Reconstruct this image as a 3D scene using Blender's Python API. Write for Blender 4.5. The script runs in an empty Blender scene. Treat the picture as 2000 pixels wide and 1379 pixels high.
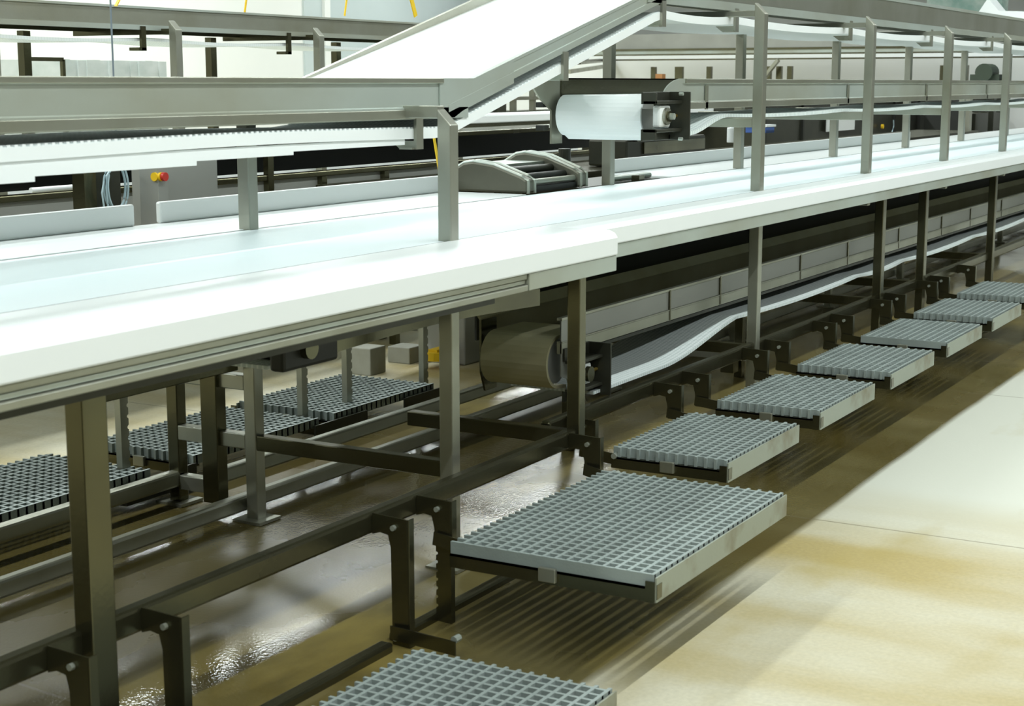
import bpy, bmesh, math, random
from mathutils import Vector, Matrix
random.seed(7)
S = bpy.context.scene
COL = S.collection
PI = math.pi
# ------------------------------------------------------------------ camera
H = 1.65; FPX = 3100.0; TH = math.radians(29.6); PH = math.atan(527/3100.0)
fh = Vector((math.cos(TH), math.sin(TH), 0)); RT = Vector((math.sin(TH), -math.cos(TH), 0))
FW = fh*math.cos(PH) - Vector((0,0,1))*math.sin(PH)
UP = fh*math.sin(PH) + Vector((0,0,1))*math.cos(PH)
cam = bpy.data.cameras.new('camera'); co = bpy.data.objects.new('camera', cam); COL.objects.link(co)
cam.sensor_width = 36; cam.lens = 36*FPX/2000; cam.clip_end = 200
co.matrix_world = Matrix(((RT.x, UP.x, -FW.x, 0), (RT.y, UP.y, -FW.y, 0), (RT.z, UP.z, -FW.z, H), (0,0,0,1)))
cam.dof.use_dof = True; cam.dof.focus_distance = 8.0; cam.dof.aperture_fstop = 7.0
S.camera = co
def ray(x, y): return FW + RT*((x-1000)/FPX) - UP*((y-689.5)/FPX)
def ony(x, y, Y): d = ray(x, y); return Vector((0,0,H)) + d*(Y/d.y)
def onx(x, y, X): d = ray(x, y); return Vector((0,0,H)) + d*(X/d.x)
# ------------------------------------------------------------------ materials
MATS = {}
def mat(name, col, rough=.5, metal=0, col2=None, scale=3.0, stretch=(1,1,1), bump=0, bscale=40, rvar=.0, emit=None, mixlo=.38, mixhi=.75, spec=.5):
    m = bpy.data.materials.new(name); m.use_nodes = True
    n = m.node_tree.nodes; l = m.node_tree.links; b = n['Principled BSDF']
    b.inputs['Base Color'].default_value = (*col, 1); b.inputs['Roughness'].default_value = rough
    b.inputs['Metallic'].default_value = metal; b.inputs['Specular IOR Level'].default_value = spec
    tc = n.new('ShaderNodeTexCoord'); mp = n.new('ShaderNodeMapping'); mp.inputs['Scale'].default_value = stretch
    l.new(tc.outputs['Object'], mp.inputs['Vector'])
    if col2:
        t = n.new('ShaderNodeTexNoise'); t.inputs['Scale'].default_value = scale; t.inputs['Detail'].default_value = 6
        l.new(mp.outputs[0], t.inputs['Vector'])
        r = n.new('ShaderNodeValToRGB'); r.color_ramp.elements[0].position = mixlo; r.color_ramp.elements[1].position = mixhi
        r.color_ramp.elements[0].color = (*col, 1); r.color_ramp.elements[1].color = (*col2, 1)
        l.new(t.outputs['Fac'], r.inputs[0]); l.new(r.outputs[0], b.inputs['Base Color'])
        if rvar:
            mr = n.new('ShaderNodeMapRange'); mr.inputs[3].default_value = rough-rvar; mr.inputs[4].default_value = rough+rvar
            l.new(t.outputs['Fac'], mr.inputs[0]); l.new(mr.outputs[0], b.inputs['Roughness'])
    if bump:
        t2 = n.new('ShaderNodeTexNoise'); t2.inputs['Scale'].default_value = bscale; l.new(mp.outputs[0], t2.inputs['Vector'])
        bp = n.new('ShaderNodeBump'); bp.inputs['Strength'].default_value = bump; bp.inputs['Distance'].default_value = .004
        l.new(t2.outputs['Fac'], bp.inputs['Height']); l.new(bp.outputs[0], b.inputs['Normal'])
    if emit:
        b.inputs['Emission Color'].default_value = (*emit[0], 1); b.inputs['Emission Strength'].default_value = emit[1]
    MATS[name] = m; return m
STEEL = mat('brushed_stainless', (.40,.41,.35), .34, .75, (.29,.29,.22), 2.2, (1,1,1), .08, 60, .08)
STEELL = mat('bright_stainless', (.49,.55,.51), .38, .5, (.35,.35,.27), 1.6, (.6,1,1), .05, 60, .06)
STEELD = mat('shaded_stainless', (.125,.12,.07), .24, .88, (.10,.095,.06), 3, (1,1,1), .08, 60, .08)  # stainless copy for under-table and rear parts, shade put into its colour
PANEL = mat('matt_steel_panel', (.36,.37,.345), .5, .3, (.30,.31,.285), 2, (.4,1,1), 0, 60, .05)
POLY = mat('white_polyethylene', (.84,.88,.88), .32, 0, (.81,.85,.85), 1.5, (.4,1,1), .03, 90, .05)
POLYB = mat('bluish_white_plate', (.78,.86,.88), .5, 0, (.75,.83,.85), 1.5, (.4,1,1), .03, 90, .05)
GRATE = mat('grey_moulded_grating', (.29,.34,.325), .6, 0, (.24,.28,.265), 6, (1,1,1), .2, 120)
ALU = mat('galvanised_edge', (.33,.36,.30), .5, .3, (.17,.14,.07), 5, (1,1,1), .1, 60, 0, mixlo=.5, mixhi=.75)
DARK = mat('black_rubber', (.015,.017,.013), .5)
DARKM = mat('dark_machinery', (.035,.038,.027), .4, .4, (.05,.05,.035), 5)
WALLM = mat('white_wall_paint', (.84,.86,.84), .7, 0, (.80,.83,.81), .6)
BLUEW = mat('pale_blue_cladding', (.52,.60,.61), .5, 0, (.58,.66,.67), .8)
CEILM = mat('grey_ceiling_paint', (.16,.17,.16), .8)
WALLG = mat('grey_wall_paint', (.08,.085,.08), .8)
YEL = mat('yellow_plastic', (.85,.55,.01), .5)
RED = mat('red_plastic', (.55,.03,.02), .4)
BLUE = mat('blue_plastic', (.05,.12,.4), .5)
CLEARH = mat('pale_blue_hose', (.45,.6,.66), .25)
CABLE = mat('blue_grey_cable', (.20,.25,.29), .5)
WRAP = mat('plastic_film_wrap', (.50,.56,.54), .25, 0, (.64,.68,.67), 4, (1,1,2), .3, 12)
BRASS = mat('brass', (.7,.5,.12), .3, .9)
BOXM = mat('grey_concrete_block', (.30,.30,.25), .8, 0, (.24,.24,.19), 8)
# woven belt: white plastic modular belt with small dimples
def belt_material(name, c1, c2, sc=45):
    m = bpy.data.materials.new(name); m.use_nodes = True
    n = m.node_tree.nodes; l = m.node_tree.links; b = n['Principled BSDF']
    tc = n.new('ShaderNodeTexCoord'); mp = n.new('ShaderNodeMapping'); mp.inputs['Scale'].default_value = (1, 1, .02)
    v = n.new('ShaderNodeTexVoronoi'); v.inputs['Scale'].default_value = sc; v.inputs['Randomness'].default_value = 0
    l.new(tc.outputs['Object'], mp.inputs['Vector']); l.new(mp.outputs[0], v.inputs['Vector'])
    r = n.new('ShaderNodeValToRGB'); r.color_ramp.elements[0].position = .25; r.color_ramp.elements[1].position = .45
    r.color_ramp.elements[0].color = (*c2, 1); r.color_ramp.elements[1].color = (*c1, 1)
    l.new(v.outputs['Distance'], r.inputs[0]); l.new(r.outputs[0], b.inputs['Base Color'])
    b.inputs['Roughness'].default_value = .45
    return m
BELT = belt_material('white_modular_belt', (.80,.86,.85), (.55,.63,.62))
# floor: wet sealed concrete, ochre and cream
def floor_material():
    m = bpy.data.materials.new('wet_sealed_concrete'); m.use_nodes = True
    n = m.node_tree.nodes; l = m.node_tree.links; b = n['Principled BSDF']
    tc = n.new('ShaderNodeTexCoord')
    def noise(sc, st, det=6):
        mp = n.new('ShaderNodeMapping'); mp.inputs['Scale'].default_value = st
        l.new(tc.outputs['Object'], mp.inputs['Vector'])
        t = n.new('ShaderNodeTexNoise'); t.inputs['Scale'].default_value = sc; t.inputs['Detail'].default_value = det
        l.new(mp.outputs[0], t.inputs['Vector']); return t
    def ramp(src, a, bb, ca, cb):
        r = n.new('ShaderNodeValToRGB'); r.color_ramp.elements[0].position = a; r.color_ramp.elements[1].position = bb
        r.color_ramp.elements[0].color = (*ca, 1); r.color_ramp.elements[1].color = (*cb, 1)
        l.new(src, r.inputs[0]); return r
    def mix(f, a, bb):
        x = n.new('ShaderNodeMix'); x.data_type = 'RGBA'; l.new(f, x.inputs[0])
        l.new(a, x.inputs[6]); l.new(bb, x.inputs[7]); return x
    sep = n.new('ShaderNodeSeparateXYZ'); l.new(tc.outputs['Object'], sep.inputs[0])
    big = noise(.55, (1, 1, 1)); streak = noise(2.2, (.9, .25, 1)); fine = noise(60, (1,1,1), 3)
    c1 = ramp(streak.outputs['Fac'], .33, .60, (.42,.335,.135), (.56,.53,.40))     # ochre to cream
    c0 = ramp(fine.outputs['Fac'], .3, .7, (.88,.88,.88), (1,1,1))
    mu = n.new('ShaderNodeMix'); mu.data_type = 'RGBA'; mu.blend_type = 'MULTIPLY'; mu.inputs[0].default_value = 1
    l.new(c1.outputs[0], mu.inputs[6]); l.new(c0.outputs[0], mu.inputs[7])
    # newer grey-white pour beyond a joint that crosses the aisle
    ax = n.new('ShaderNodeMath'); ax.operation = 'ADD'; l.new(sep.outputs['X'], ax.inputs[0])
    sc_ = n.new('ShaderNodeMath'); sc_.operation = 'MULTIPLY'; sc_.inputs[1].default_value = .5; l.new(big.outputs['Fac'], sc_.inputs[0]); l.new(sc_.outputs[0], ax.inputs[1])
    fx = n.new('ShaderNodeMapRange'); fx.inputs[1].default_value = 6.2; fx.inputs[2].default_value = 7.2; l.new(ax.outputs[0], fx.inputs[0])
    fy = n.new('ShaderNodeMapRange'); fy.inputs[1].default_value = 3.2; fy.inputs[2].default_value = 2.8; l.new(sep.outputs['Y'], fy.inputs[0])
    fz = n.new('ShaderNodeMath'); fz.operation = 'MULTIPLY'; l.new(fx.outputs[0], fz.inputs[0]); l.new(fy.outputs[0], fz.inputs[1])
    grey = n.new('ShaderNodeRGB'); grey.outputs[0].default_value = (.57,.58,.50,1)
    m1 = mix(fz.outputs[0], mu.outputs[2], grey.outputs[0])
    # wet zone in and under the line: glossy brown, table's shade painted in
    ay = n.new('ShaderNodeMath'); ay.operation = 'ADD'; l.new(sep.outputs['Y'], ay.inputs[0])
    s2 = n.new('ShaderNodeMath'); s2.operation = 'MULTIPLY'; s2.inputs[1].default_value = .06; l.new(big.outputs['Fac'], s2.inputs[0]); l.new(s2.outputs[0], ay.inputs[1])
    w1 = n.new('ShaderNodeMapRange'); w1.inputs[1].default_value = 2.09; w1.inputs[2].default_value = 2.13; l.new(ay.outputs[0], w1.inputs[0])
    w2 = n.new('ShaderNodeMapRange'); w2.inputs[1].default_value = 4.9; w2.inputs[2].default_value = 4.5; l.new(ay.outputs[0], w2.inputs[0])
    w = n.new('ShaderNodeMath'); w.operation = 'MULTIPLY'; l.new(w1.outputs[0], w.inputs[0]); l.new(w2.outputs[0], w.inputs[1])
    wet_shade = ramp(streak.outputs['Fac'], .35, .7, (.100,.076,.020), (.155,.13,.052))
    m2 = mix(w.outputs[0], m1.outputs[2], wet_shade.outputs[0])
    # brown stains
    st = noise(1.6, (.5, 1, 1)); sr = n.new('ShaderNodeMapRange'); sr.inputs[1].default_value = .60; sr.inputs[2].default_value = .72; sr.inputs[4].default_value = .55
    l.new(st.outputs['Fac'], sr.inputs[0])
    sc3 = n.new('ShaderNodeRGB'); sc3.outputs[0].default_value = (.36,.28,.08,1)
    m3 = mix(sr.outputs[0], m2.outputs[2], sc3.outputs[0])
    # sawn joint lines across the aisle
    jn = n.new('ShaderNodeMath'); jn.operation = 'PINGPONG'; jn.inputs[1].default_value = 1.55; 
    ja = n.new('ShaderNodeMath'); ja.operation = 'ADD'; ja.inputs[1].default_value = -.02; l.new(sep.outputs['X'], ja.inputs[0]); l.new(ja.outputs[0], jn.inputs[0])
    jl = n.new('ShaderNodeMath'); jl.operation = 'LESS_THAN'; jl.inputs[1].default_value = .006; l.new(jn.outputs[0], jl.inputs[0])
    js = n.new('ShaderNodeMath'); js.operation = 'MULTIPLY'; js.inputs[1].default_value = .6; l.new(jl.outputs[0], js.inputs[0])
    jc = n.new('ShaderNodeRGB'); jc.outputs[0].default_value = (.16,.14,.08,1)
    m4 = mix(js.outputs[0], m3.outputs[2], jc.outputs[0])
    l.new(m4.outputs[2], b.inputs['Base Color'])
    # roughness: puddles
    pu = noise(1.3, (.6,1,1)); pr_ = n.new('ShaderNodeMapRange'); pr_.inputs[1].default_value = .42; pr_.inputs[2].default_value = .6; pr_.inputs[3].default_value = .06; pr_.inputs[4].default_value = .3
    l.new(pu.outputs['Fac'], pr_.inputs[0])
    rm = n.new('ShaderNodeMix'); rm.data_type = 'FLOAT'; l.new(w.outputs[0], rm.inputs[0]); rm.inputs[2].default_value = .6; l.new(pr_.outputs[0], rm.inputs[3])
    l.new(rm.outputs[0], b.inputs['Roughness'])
    bt = noise(90, (1,1,1), 2); bp = n.new('ShaderNodeBump'); bp.inputs['Strength'].default_value = .25; bp.inputs['Distance'].default_value = .002
    l.new(bt.outputs['Fac'], bp.inputs['Height']); l.new(bp.outputs[0], b.inputs['Normal'])
    return m
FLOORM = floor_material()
# ------------------------------------------------------------------ mesh builder
class MB:
    def __init__(s): s.v = []; s.f = []
    def box(s, x0, x1, y0, y1, z0, z1):
        o = len(s.v)
        s.v += [(x0,y0,z0),(x1,y0,z0),(x1,y1,z0),(x0,y1,z0),(x0,y0,z1),(x1,y0,z1),(x1,y1,z1),(x0,y1,z1)]
        s.f += [tuple(o+i for i in q) for q in ((0,3,2,1),(4,5,6,7),(0,1,5,4),(1,2,6,5),(2,3,7,6),(3,0,4,7))]
        return s
    def hexa(s, pts):
        o = len(s.v); s.v += [tuple(p) for p in pts]
        s.f += [tuple(o+i for i in q) for q in ((0,3,2,1),(4,5,6,7),(0,1,5,4),(1,2,6,5),(2,3,7,6),(3,0,4,7))]
        return s
    def prism(s, poly, axis, a, b):
        """poly: list of 2D points in the two other axes (x: (y,z); y: (x,z); z: (x,y))"""
        def P(p, t): return {'x': (t, p[0], p[1]), 'y': (p[0], t, p[1]), 'z': (p[0], p[1], t)}[axis]
        o = len(s.v); k = len(poly)
        s.v += [P(p, a) for p in poly] + [P(p, b) for p in poly]
        s.f.append(tuple(range(o+k-1, o-1, -1))); s.f.append(tuple(range(o+k, o+2*k)))
        for i in range(k): j = (i+1) % k; s.f.append((o+i, o+j, o+k+j, o+k+i))
        return s
    def sweep(s, prof, path):
        """closed profile [(y, dz)] carried along path [(x, z)]"""
        k = len(prof); o = len(s.v)
        for (x, z) in path: s.v += [(x, p[0], z+p[1]) for p in prof]
        for a in range(len(path)-1):
            for i in range(k):
                j = (i+1) % k; q = o+a*k
                s.f.append((q+i, q+j, q+k+j, q+k+i))
        s.f.append(tuple(range(o+k-1, o-1, -1))); q = o+(len(path)-1)*k; s.f.append(tuple(range(q, q+k)))
        return s
    def bar(s, a, b, w, h=None):
        a = Vector(a); b = Vector(b); h = h or w; d = (b-a).normalized()
        u = Vector((0,0,1)) if abs(d.z) < .9 else Vector((0,1,0))
        r = d.cross(u).normalized(); u = r.cross(d).normalized()
        pts = []
        for p in (a, b):
            for (i, j) in ((-1,-1),(1,-1),(1,1),(-1,1)): pts.append(p + r*(i*w/2) + u*(j*h/2))
        o = len(s.v); s.v += [tuple(p) for p in pts]
        s.f += [tuple(o+i for i in q) for q in ((0,1,2,3),(7,6,5,4),(0,4,5,1),(1,5,6,2),(2,6,7,3),(3,7,4,0))]
        return s
    def tube(s, pts, r, n=10, closed=False):
        pts = [Vector(p) for p in pts]; o = len(s.v); m = len(pts)
        for i, p in enumerate(pts):
            a = pts[(i-1) % m] if (closed or i > 0) else pts[0]; b = pts[(i+1) % m] if (closed or i < m-1) else pts[-1]
            d = (b-a).normalized(); u = Vector((0,0,1)) if abs(d.z) < .9 else Vector((1,0,0))
            e = d.cross(u).normalized(); g = e.cross(d).normalized()
            for k in range(n): t = 2*PI*k/n; s.v.append(tuple(p + e*(r*math.cos(t)) + g*(r*math.sin(t))))
        for i in range(m if closed else m-1):
            j = (i+1) % m
            for k in range(n): k2 = (k+1) % n; s.f.append((o+i*n+k, o+i*n+k2, o+j*n+k2, o+j*n+k))
        if not closed:
            s.f.append(tuple(range(o+n-1, o-1, -1))); s.f.append(tuple(range(o+(m-1)*n, o+m*n)))
        return s
    def cyl(s, c, axis, r, h, n=24):
        d = {'x': Vector((1,0,0)), 'y': Vector((0,1,0)), 'z': Vector((0,0,1))}[axis]*(h/2); c = Vector(c)
        return s.tube([c-d, c+d], r, n)
    def build(s, name, m, parent=None, bevel=0, smooth=False, origin=None):
        off = Vector(parent['_o']) if parent else None
        me = bpy.data.meshes.new(name)
        vs = s.v
        if parent is None:
            xs = [p[0] for p in vs]; ys = [p[1] for p in vs]; zs = [p[2] for p in vs]
            off = Vector(origin) if origin else Vector(((min(xs)+max(xs))/2, (min(ys)+max(ys))/2, min(zs)))
        me.from_pydata([(p[0]-off.x, p[1]-off.y, p[2]-off.z) for p in vs], [], s.f)
        bm = bmesh.new(); bm.from_mesh(me); bmesh.ops.recalc_face_normals(bm, faces=bm.faces); bm.to_mesh(me); bm.free()
        me.materials.append(m)
        o = bpy.data.objects.new(name, me); COL.objects.link(o)
        if parent is None: o.location = off
        else:
            o.parent = parent
        o['_o'] = tuple(off)
        if bevel:
            md = o.modifiers.new('bevel', 'BEVEL'); md.width = bevel; md.segments = 2; md.limit_method = 'ANGLE'; md.angle_limit = .6
        if smooth:
            for p in me.polygons: p.use_smooth = True
            try:
                md = o.modifiers.new('edge', 'EDGE_SPLIT'); md.split_angle = .7
            except Exception: pass
        return o
def tag(o, label, cat, group=None, kind=None):
    if label: o['label'] = label
    if cat: o['category'] = cat
    if group: o['group'] = group
    if kind: o['kind'] = kind
    return o
def thing(name, label, cat, loc, group=None):
    o = bpy.data.objects.new(name, None); COL.objects.link(o); o.location = loc; o['_o'] = tuple(loc); o.empty_display_size = .1
    return tag(o, label, cat, group)
def struct(o): o['kind'] = 'structure'; return o
def dup(root, loc, label=None, group=None):
    r = root.copy(); COL.objects.link(r); r.location = loc
    if label: r['label'] = label
    if group: r['group'] = group
    for ch in list(root.children):
        c = ch.copy(); COL.objects.link(c); c.parent = r
        for g in ch.children:
            d = g.copy(); COL.objects.link(d); d.parent = c
    return r
# ------------------------------------------------------------------ room
def zf(y):
    if y <= 2.2: return -.15
    if y < 3.9: return -.15 + (y-2.2)/1.7*.10
    if y < 4.3: return -.05 + (y-3.9)/.4*.02
    return -.03
XA, XB, YA, YB, ZC = -6.0, 34.0, -6.5, 17.0, 5.3
fm = MB(); prev = None
ys = [YA, 2.2, 3.9, 4.3, YB]
top = [(y, zf(y)) for y in ys]; poly = top + [(YB, -.4), (YA, -.4)]
fm.prism(poly, 'x', XA, XB)
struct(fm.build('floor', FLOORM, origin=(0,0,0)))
struct(MB().box(XA, XB, YB, YB+.2, -.03, ZC).build('wall_back', WALLM))
struct(MB().box(XB, XB+.2, YA, YB, -.15, ZC).build('wall_right', WALLM))
struct(MB().box(XA-.2, XA, YA, YB, -.15, ZC).build('wall_left', WALLG))
struct(MB().box(XA, XB, YA-.2, YA, -.15, ZC).build('wall_front', WALLG))
struct(MB().box(XA, XB, YA, YB, ZC, ZC+.2).build('ceiling', CEILM))
# cladding panels and pilasters on the back wall
p0 = ony(592, 0, YB-.02); p1 = ony(1100, 0, YB-.02)
struct(MB().box(p0.x, p1.x+4, YB-.04, YB, -.03, 4.6).build('trim_1', BLUEW))
q0 = ony(634, 0, YB-.1); q1 = ony(645, 0, YB-.1)
struct(MB().box(q0.x, q1.x, YB-.10, YB-.04, -.03, 4.6).build('trim_2', WALLM))
# ------------------------------------------------------------------ lamps
def lamp_row(x, y, z, L, watts, label, w=.14, col=(.93,1.0,.985)):
    t = thing('strip_light', label, 'ceiling light', (x, y, z), 'fluorescent strip lights under the ceiling')
    MB().box(x-L/2, x+L/2, y-.12, y+.12, z+.03, z+.10).build('housing', WALLM, t)
    MB().tube([(x-L/2+.05, y, z), (x+L/2-.05, y, z)], .02, 10).build('tube', TUBE, t)
    d = bpy.data.lights.new('strip_light_glow', 'AREA'); d.shape = 'RECTANGLE'; d.size = L; d.size_y = w; d.energy = watts; d.color = col
    o = bpy.data.objects.new('strip_light_glow', d); COL.objects.link(o); o.parent = t; o.location = (0, 0, -.03)
TUBE = mat('lit_tube', (1,1,1), .5, emit=((1,.98,.93), 6))
KEYY, KEYZ = 5.25, 5.2
for i, x in enumerate((-2.5, 2.5, 7.5, 12.5, 17.5, 22.5)):
    lamp_row(x, KEYY, KEYZ, 4.9, 105, 'white strip light in the row above the conveyor line', .5)
for x in (-2.5, 2.5, 7.5, 12.5, 17.5, 22.5): lamp_row(x, .4, KEYZ, 4.9, 165, 'white strip light in the row above the near side of the aisle', .07)
for x in (-2.5, 2.5, 7.5, 12.5, 17.5): lamp_row(x, -3.2, KEYZ, 4.9, 120, 'white strip light in the row farthest across the aisle from the table')
for x in (0, 6, 12, 18): lamp_row(x, 9.2, KEYZ, 4.9, 260, 'white strip light in the row between the second line and the back wall', .3)
for x in (4, 11, 18, 25): lamp_row(x, 14.3, KEYZ, 4.9, 240, 'unseen white strip light added in front of the back wall')  # unseen row added to whiten the background
w = bpy.data.worlds.new('world'); S.world = w; w.use_nodes = True
w.node_tree.nodes['Background'].inputs[0].default_value = (.9,.95,1,1); w.node_tree.nodes['Background'].inputs[1].default_value = .3
# ------------------------------------------------------------------ the long work table
ZT = 1.10
XL, XE, XS = 1.2, 5.43, 24.0        # left end, end of wide section, far end
PW = .055
def post(mb, x, y, z0, z1, w=PW, d=PW, chamfer=True):
    """square tube, top cut at 45 degrees, high at the back"""
    c = d if chamfer else 0
    mb.hexa([(x,y,z0),(x+w,y,z0),(x+w,y+d,z0),(x,y+d,z0),(x,y,z1-c),(x+w,y,z1-c),(x+w,y+d,z1),(x,y+d,z1)])
    return mb
def foot(x, y, parent):
    MB().box(x-.04, x+PW+.04, y-.04, y+PW+.04, zf(y), zf(y)+.012).build('foot_plate', STEEL, parent)
tabA = thing('work_table_frame', 'stainless frame of the wide near table section, with low side rail and tall posts', 'table frame', (4.0, 3.4, -.1))
tabB = thing('work_table_frame', 'stainless frame of the long far table section running off to the right', 'table frame', (10.0, 3.4, -.1))
# section A legs
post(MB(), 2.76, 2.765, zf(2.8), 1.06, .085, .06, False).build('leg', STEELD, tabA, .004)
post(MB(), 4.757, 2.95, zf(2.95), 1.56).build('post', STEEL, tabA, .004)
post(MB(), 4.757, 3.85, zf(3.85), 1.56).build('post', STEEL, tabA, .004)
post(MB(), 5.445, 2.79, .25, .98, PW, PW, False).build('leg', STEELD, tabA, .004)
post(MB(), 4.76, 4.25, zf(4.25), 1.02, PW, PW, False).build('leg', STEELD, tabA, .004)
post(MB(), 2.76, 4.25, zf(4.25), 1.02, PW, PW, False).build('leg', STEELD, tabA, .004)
for x, y in ((4.757, 3.85), (4.757, 2.95), (4.76, 4.25)): foot(x, y, tabA)
# rails
MB().box(XL, 5.50, 2.80, 2.85, .235, .305).build('side_rail', STEELD, tabA, .011)
MB().box(XL, 4.80, 4.25, 4.30, .04, .105).build('side_rail', STEEL, tabA, .011)
MB().box(XL, 5.60, 3.92, 3.97, -.02, .045).build('floor_rail', STEEL, tabA, .011)
MB().box(XL, 3.98, 2.69, 2.74, -.135, -.09).build('floor_rail', STEELD, tabA, .011)
MB().box(4.05, 5.6, 2.72, 2.76, -.135, -.09).build('floor_rail', STEELD, tabA, .011)
for (x, y0, y1, z) in ((4.76, 3.005, 3.85, .265), (4.76, 3.905, 4.25, .265), (4.76, 3.905, 4.25, .50), (5.445, 2.845, 3.6, .265), (4.76, 4.08, 4.25, .06)):
    MB().box(x, x+.05, y0, y1, z-.03, z+.03).build('cross_bar', STEELD if y0 < 3.9 else STEEL, tabA, .004)
MB().box(4.74, 4.80, 4.03, 4.11, -.0, .98).build('hanging_channel', STEELD, tabA, .003)
# section B legs
for x in (7.79, 9.656, 11.51, 13.35, 15.2, 17.05):
    z0 = zf(2.95) if x < 7.8 else .90
    post(MB(), x, 2.95, z0, 2.055).build('post', STEEL, tabB, .004)
for x in (7.87, 9.80, 11.74, 13.69, 15.6, 17.5):
    post(MB(), x, 3.85, zf(3.85), 2.0, PW, PW, False).build('post', STEEL, tabB, .004); foot(x, 3.85, tabB)
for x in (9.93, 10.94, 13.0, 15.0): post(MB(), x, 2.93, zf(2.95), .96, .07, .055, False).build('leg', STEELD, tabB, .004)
MB().box(5.52, 20, 2.96, 3.005, .235, .305).build('side_rail', STEELD, tabB, .011)
MB().box(4.80, 20, 4.06, 4.11, .065, .128).build('side_rail', STEEL, tabB, .011)
MB().box(5.6, 20, 3.92, 3.97, -.02, .045).build('floor_rail', STEEL, tabB, .011)
for x in (7.79, 9.93, 10.94, 13.0):
    MB().box(x, x+.05, 3.0, 3.9, .235, .29).build('cross_bar', STEELD, tabB, .004)
for x in (6.55, 8.75): # short struts under lower conveyor
    MB().box(x, x+.05, 3.40, 3.45, zf(3.4), .36).build('strut', STEELD, tabB, .003)
# portal arms at mid and high level
for x in (7.79, 9.656, 11.51, 13.35, 15.2):
    MB().box(x+.005, x+.05, 3.005, 4.10, 1.425, 1.47).build('cross_arm', STEEL, tabB, .003)
    MB().box(x+.005, x+.05, 3.005, 3.85, 1.985, 2.015).build('cross_arm', STEEL, tabB, .003)
MB().box(4.762, 4.807, 3.005, 3.85, 1.528, 1.572).build('cross_arm', STEEL, tabA, .003)
MB().box(2.05, 2.10, 3.005, 3.85, 1.46, 1.50).build('cross_arm', STEEL, tabA, .003)
post(MB(), 2.05, 2.95, .95, 1.56).build('post', STEEL, tabA, .004)
# dark sub-frame under the plates (carries the boards)
for (a, b, y0, y1, t) in ((XL, XE-.03, 2.70, 2.76, tabA), (XL, XE, 2.985, 3.03, tabA), (XL, XE, 3.80, 3.86, tabA), (XL, 6.9, 4.25, 4.30, tabA),
                          (XE+.02, XS, 2.92, 2.97, tabB), (XE+.02, XS, 3.80, 3.85, tabB), (8.9, XS, 4.25, 4.30, tabB)):
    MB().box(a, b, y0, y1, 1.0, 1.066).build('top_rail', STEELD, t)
MB().box(XL, 4.6, 2.68, 2.72, .915, 1.0).build('under_rail', DARKM, tabA)  # near-black strip, shade of the frame below the lip put into its colour
# boards
def board(name, poly, x0, x1, m, label, cat='board', bev=.006):
    return tag(MB().prism(poly, 'x', x0, x1).build(name, m, None, bev), label, cat)
def frontprof(y): return [(2.964, ZT), (2.964, ZT-.032), (y+.03, ZT-.032), (y+.028, 1.005), (y, 1.005), (y, ZT-.028), (y+.012, ZT-.01), (y+.035, ZT)]
board('worktop_board', frontprof(2.62), XL, XE, POLY, 'thick white plastic board overhanging the front of the near wide table section, nearest the camera')
board('worktop_board', frontprof(2.81), XE+.004, XS, POLY, 'long white plastic board along the front edge of the far table section')
board('sliding_plate', [(2.98, ZT-.002), (3.862, ZT-.002), (3.862, ZT-.03), (2.98, ZT-.03)], XL, XS, POLYB, 'long pale blue-white flat plate down the middle of the table between two dark seams', 'plate', .003)
board('worktop_board', [(3.878, ZT), (4.35, ZT), (4.35, ZT-.03), (3.878, ZT-.03)], XL, 6.98, POLY, 'flat white board along the back of the table, left of the steel roller guard')
board('worktop_board', [(3.878, ZT), (4.35, ZT), (4.35, ZT-.03), (3.878, ZT-.03)], 8.80, XS, POLY, 'flat white board along the back of the table, right of the steel roller guard')
for (y0, y1) in ((2.9645, 2.9795), (3.8625, 3.8775)):
    MB().box(XL, XE, y0, y1, ZT-.03, ZT-.003).build('seam_strip', DARK, tabA); MB().box(XE, XS, y0, y1, ZT-.03, ZT-.003).build('seam_strip', DARK, tabB)
def upstand(x0, x1, label): 
    return tag(MB().box(x0, x1, 4.335, 4.36, ZT, 1.185).build('backboard', POLY, None, .008), label, 'backboard')
upstand(XL, 4.655, 'white upright backboard at the left rear of the table, in front of the coiled hose')
upstand(4.80, 6.98, 'white upright backboard at the rear of the table, right of the emergency stop')
upstand(8.85, 15.5, 'long white upright backboard at the rear of the far table section')
# steel lips below the front boards
MB().box(3.9, 4.75, 3.92, 3.97, .55, .60).build('inner_beam', STEELD, tabA, .004)
lp = thing('edge_lip', 'layered stainless lip under the near white front board', 'edge trim', (3, 2.65, .94))
MB().box(XL, 4.74, 2.632, 2.66, .985, 1.004).build('lip_strip', STEEL, lp, .003)
MB().box(XL, 4.74, 2.640, 2.66, .968, .983).build('lip_strip', STEELL, lp, .003)
MB().box(XL, 4.74, 2.628, 2.66, .945, .966).build('lip_strip', STEEL, lp, .003)
MB().box(4.745, XE, 2.626, 2.66, .945, 1.004).build('lip_channel', STEELL, lp, .003)
tag(MB().box(XE+.006, XS, 2.818, 2.85, .947, 1.004).build('edge_lip', STEELL, None, .003), 'plain stainless lip under the front board of the far table section', 'edge trim')
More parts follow.
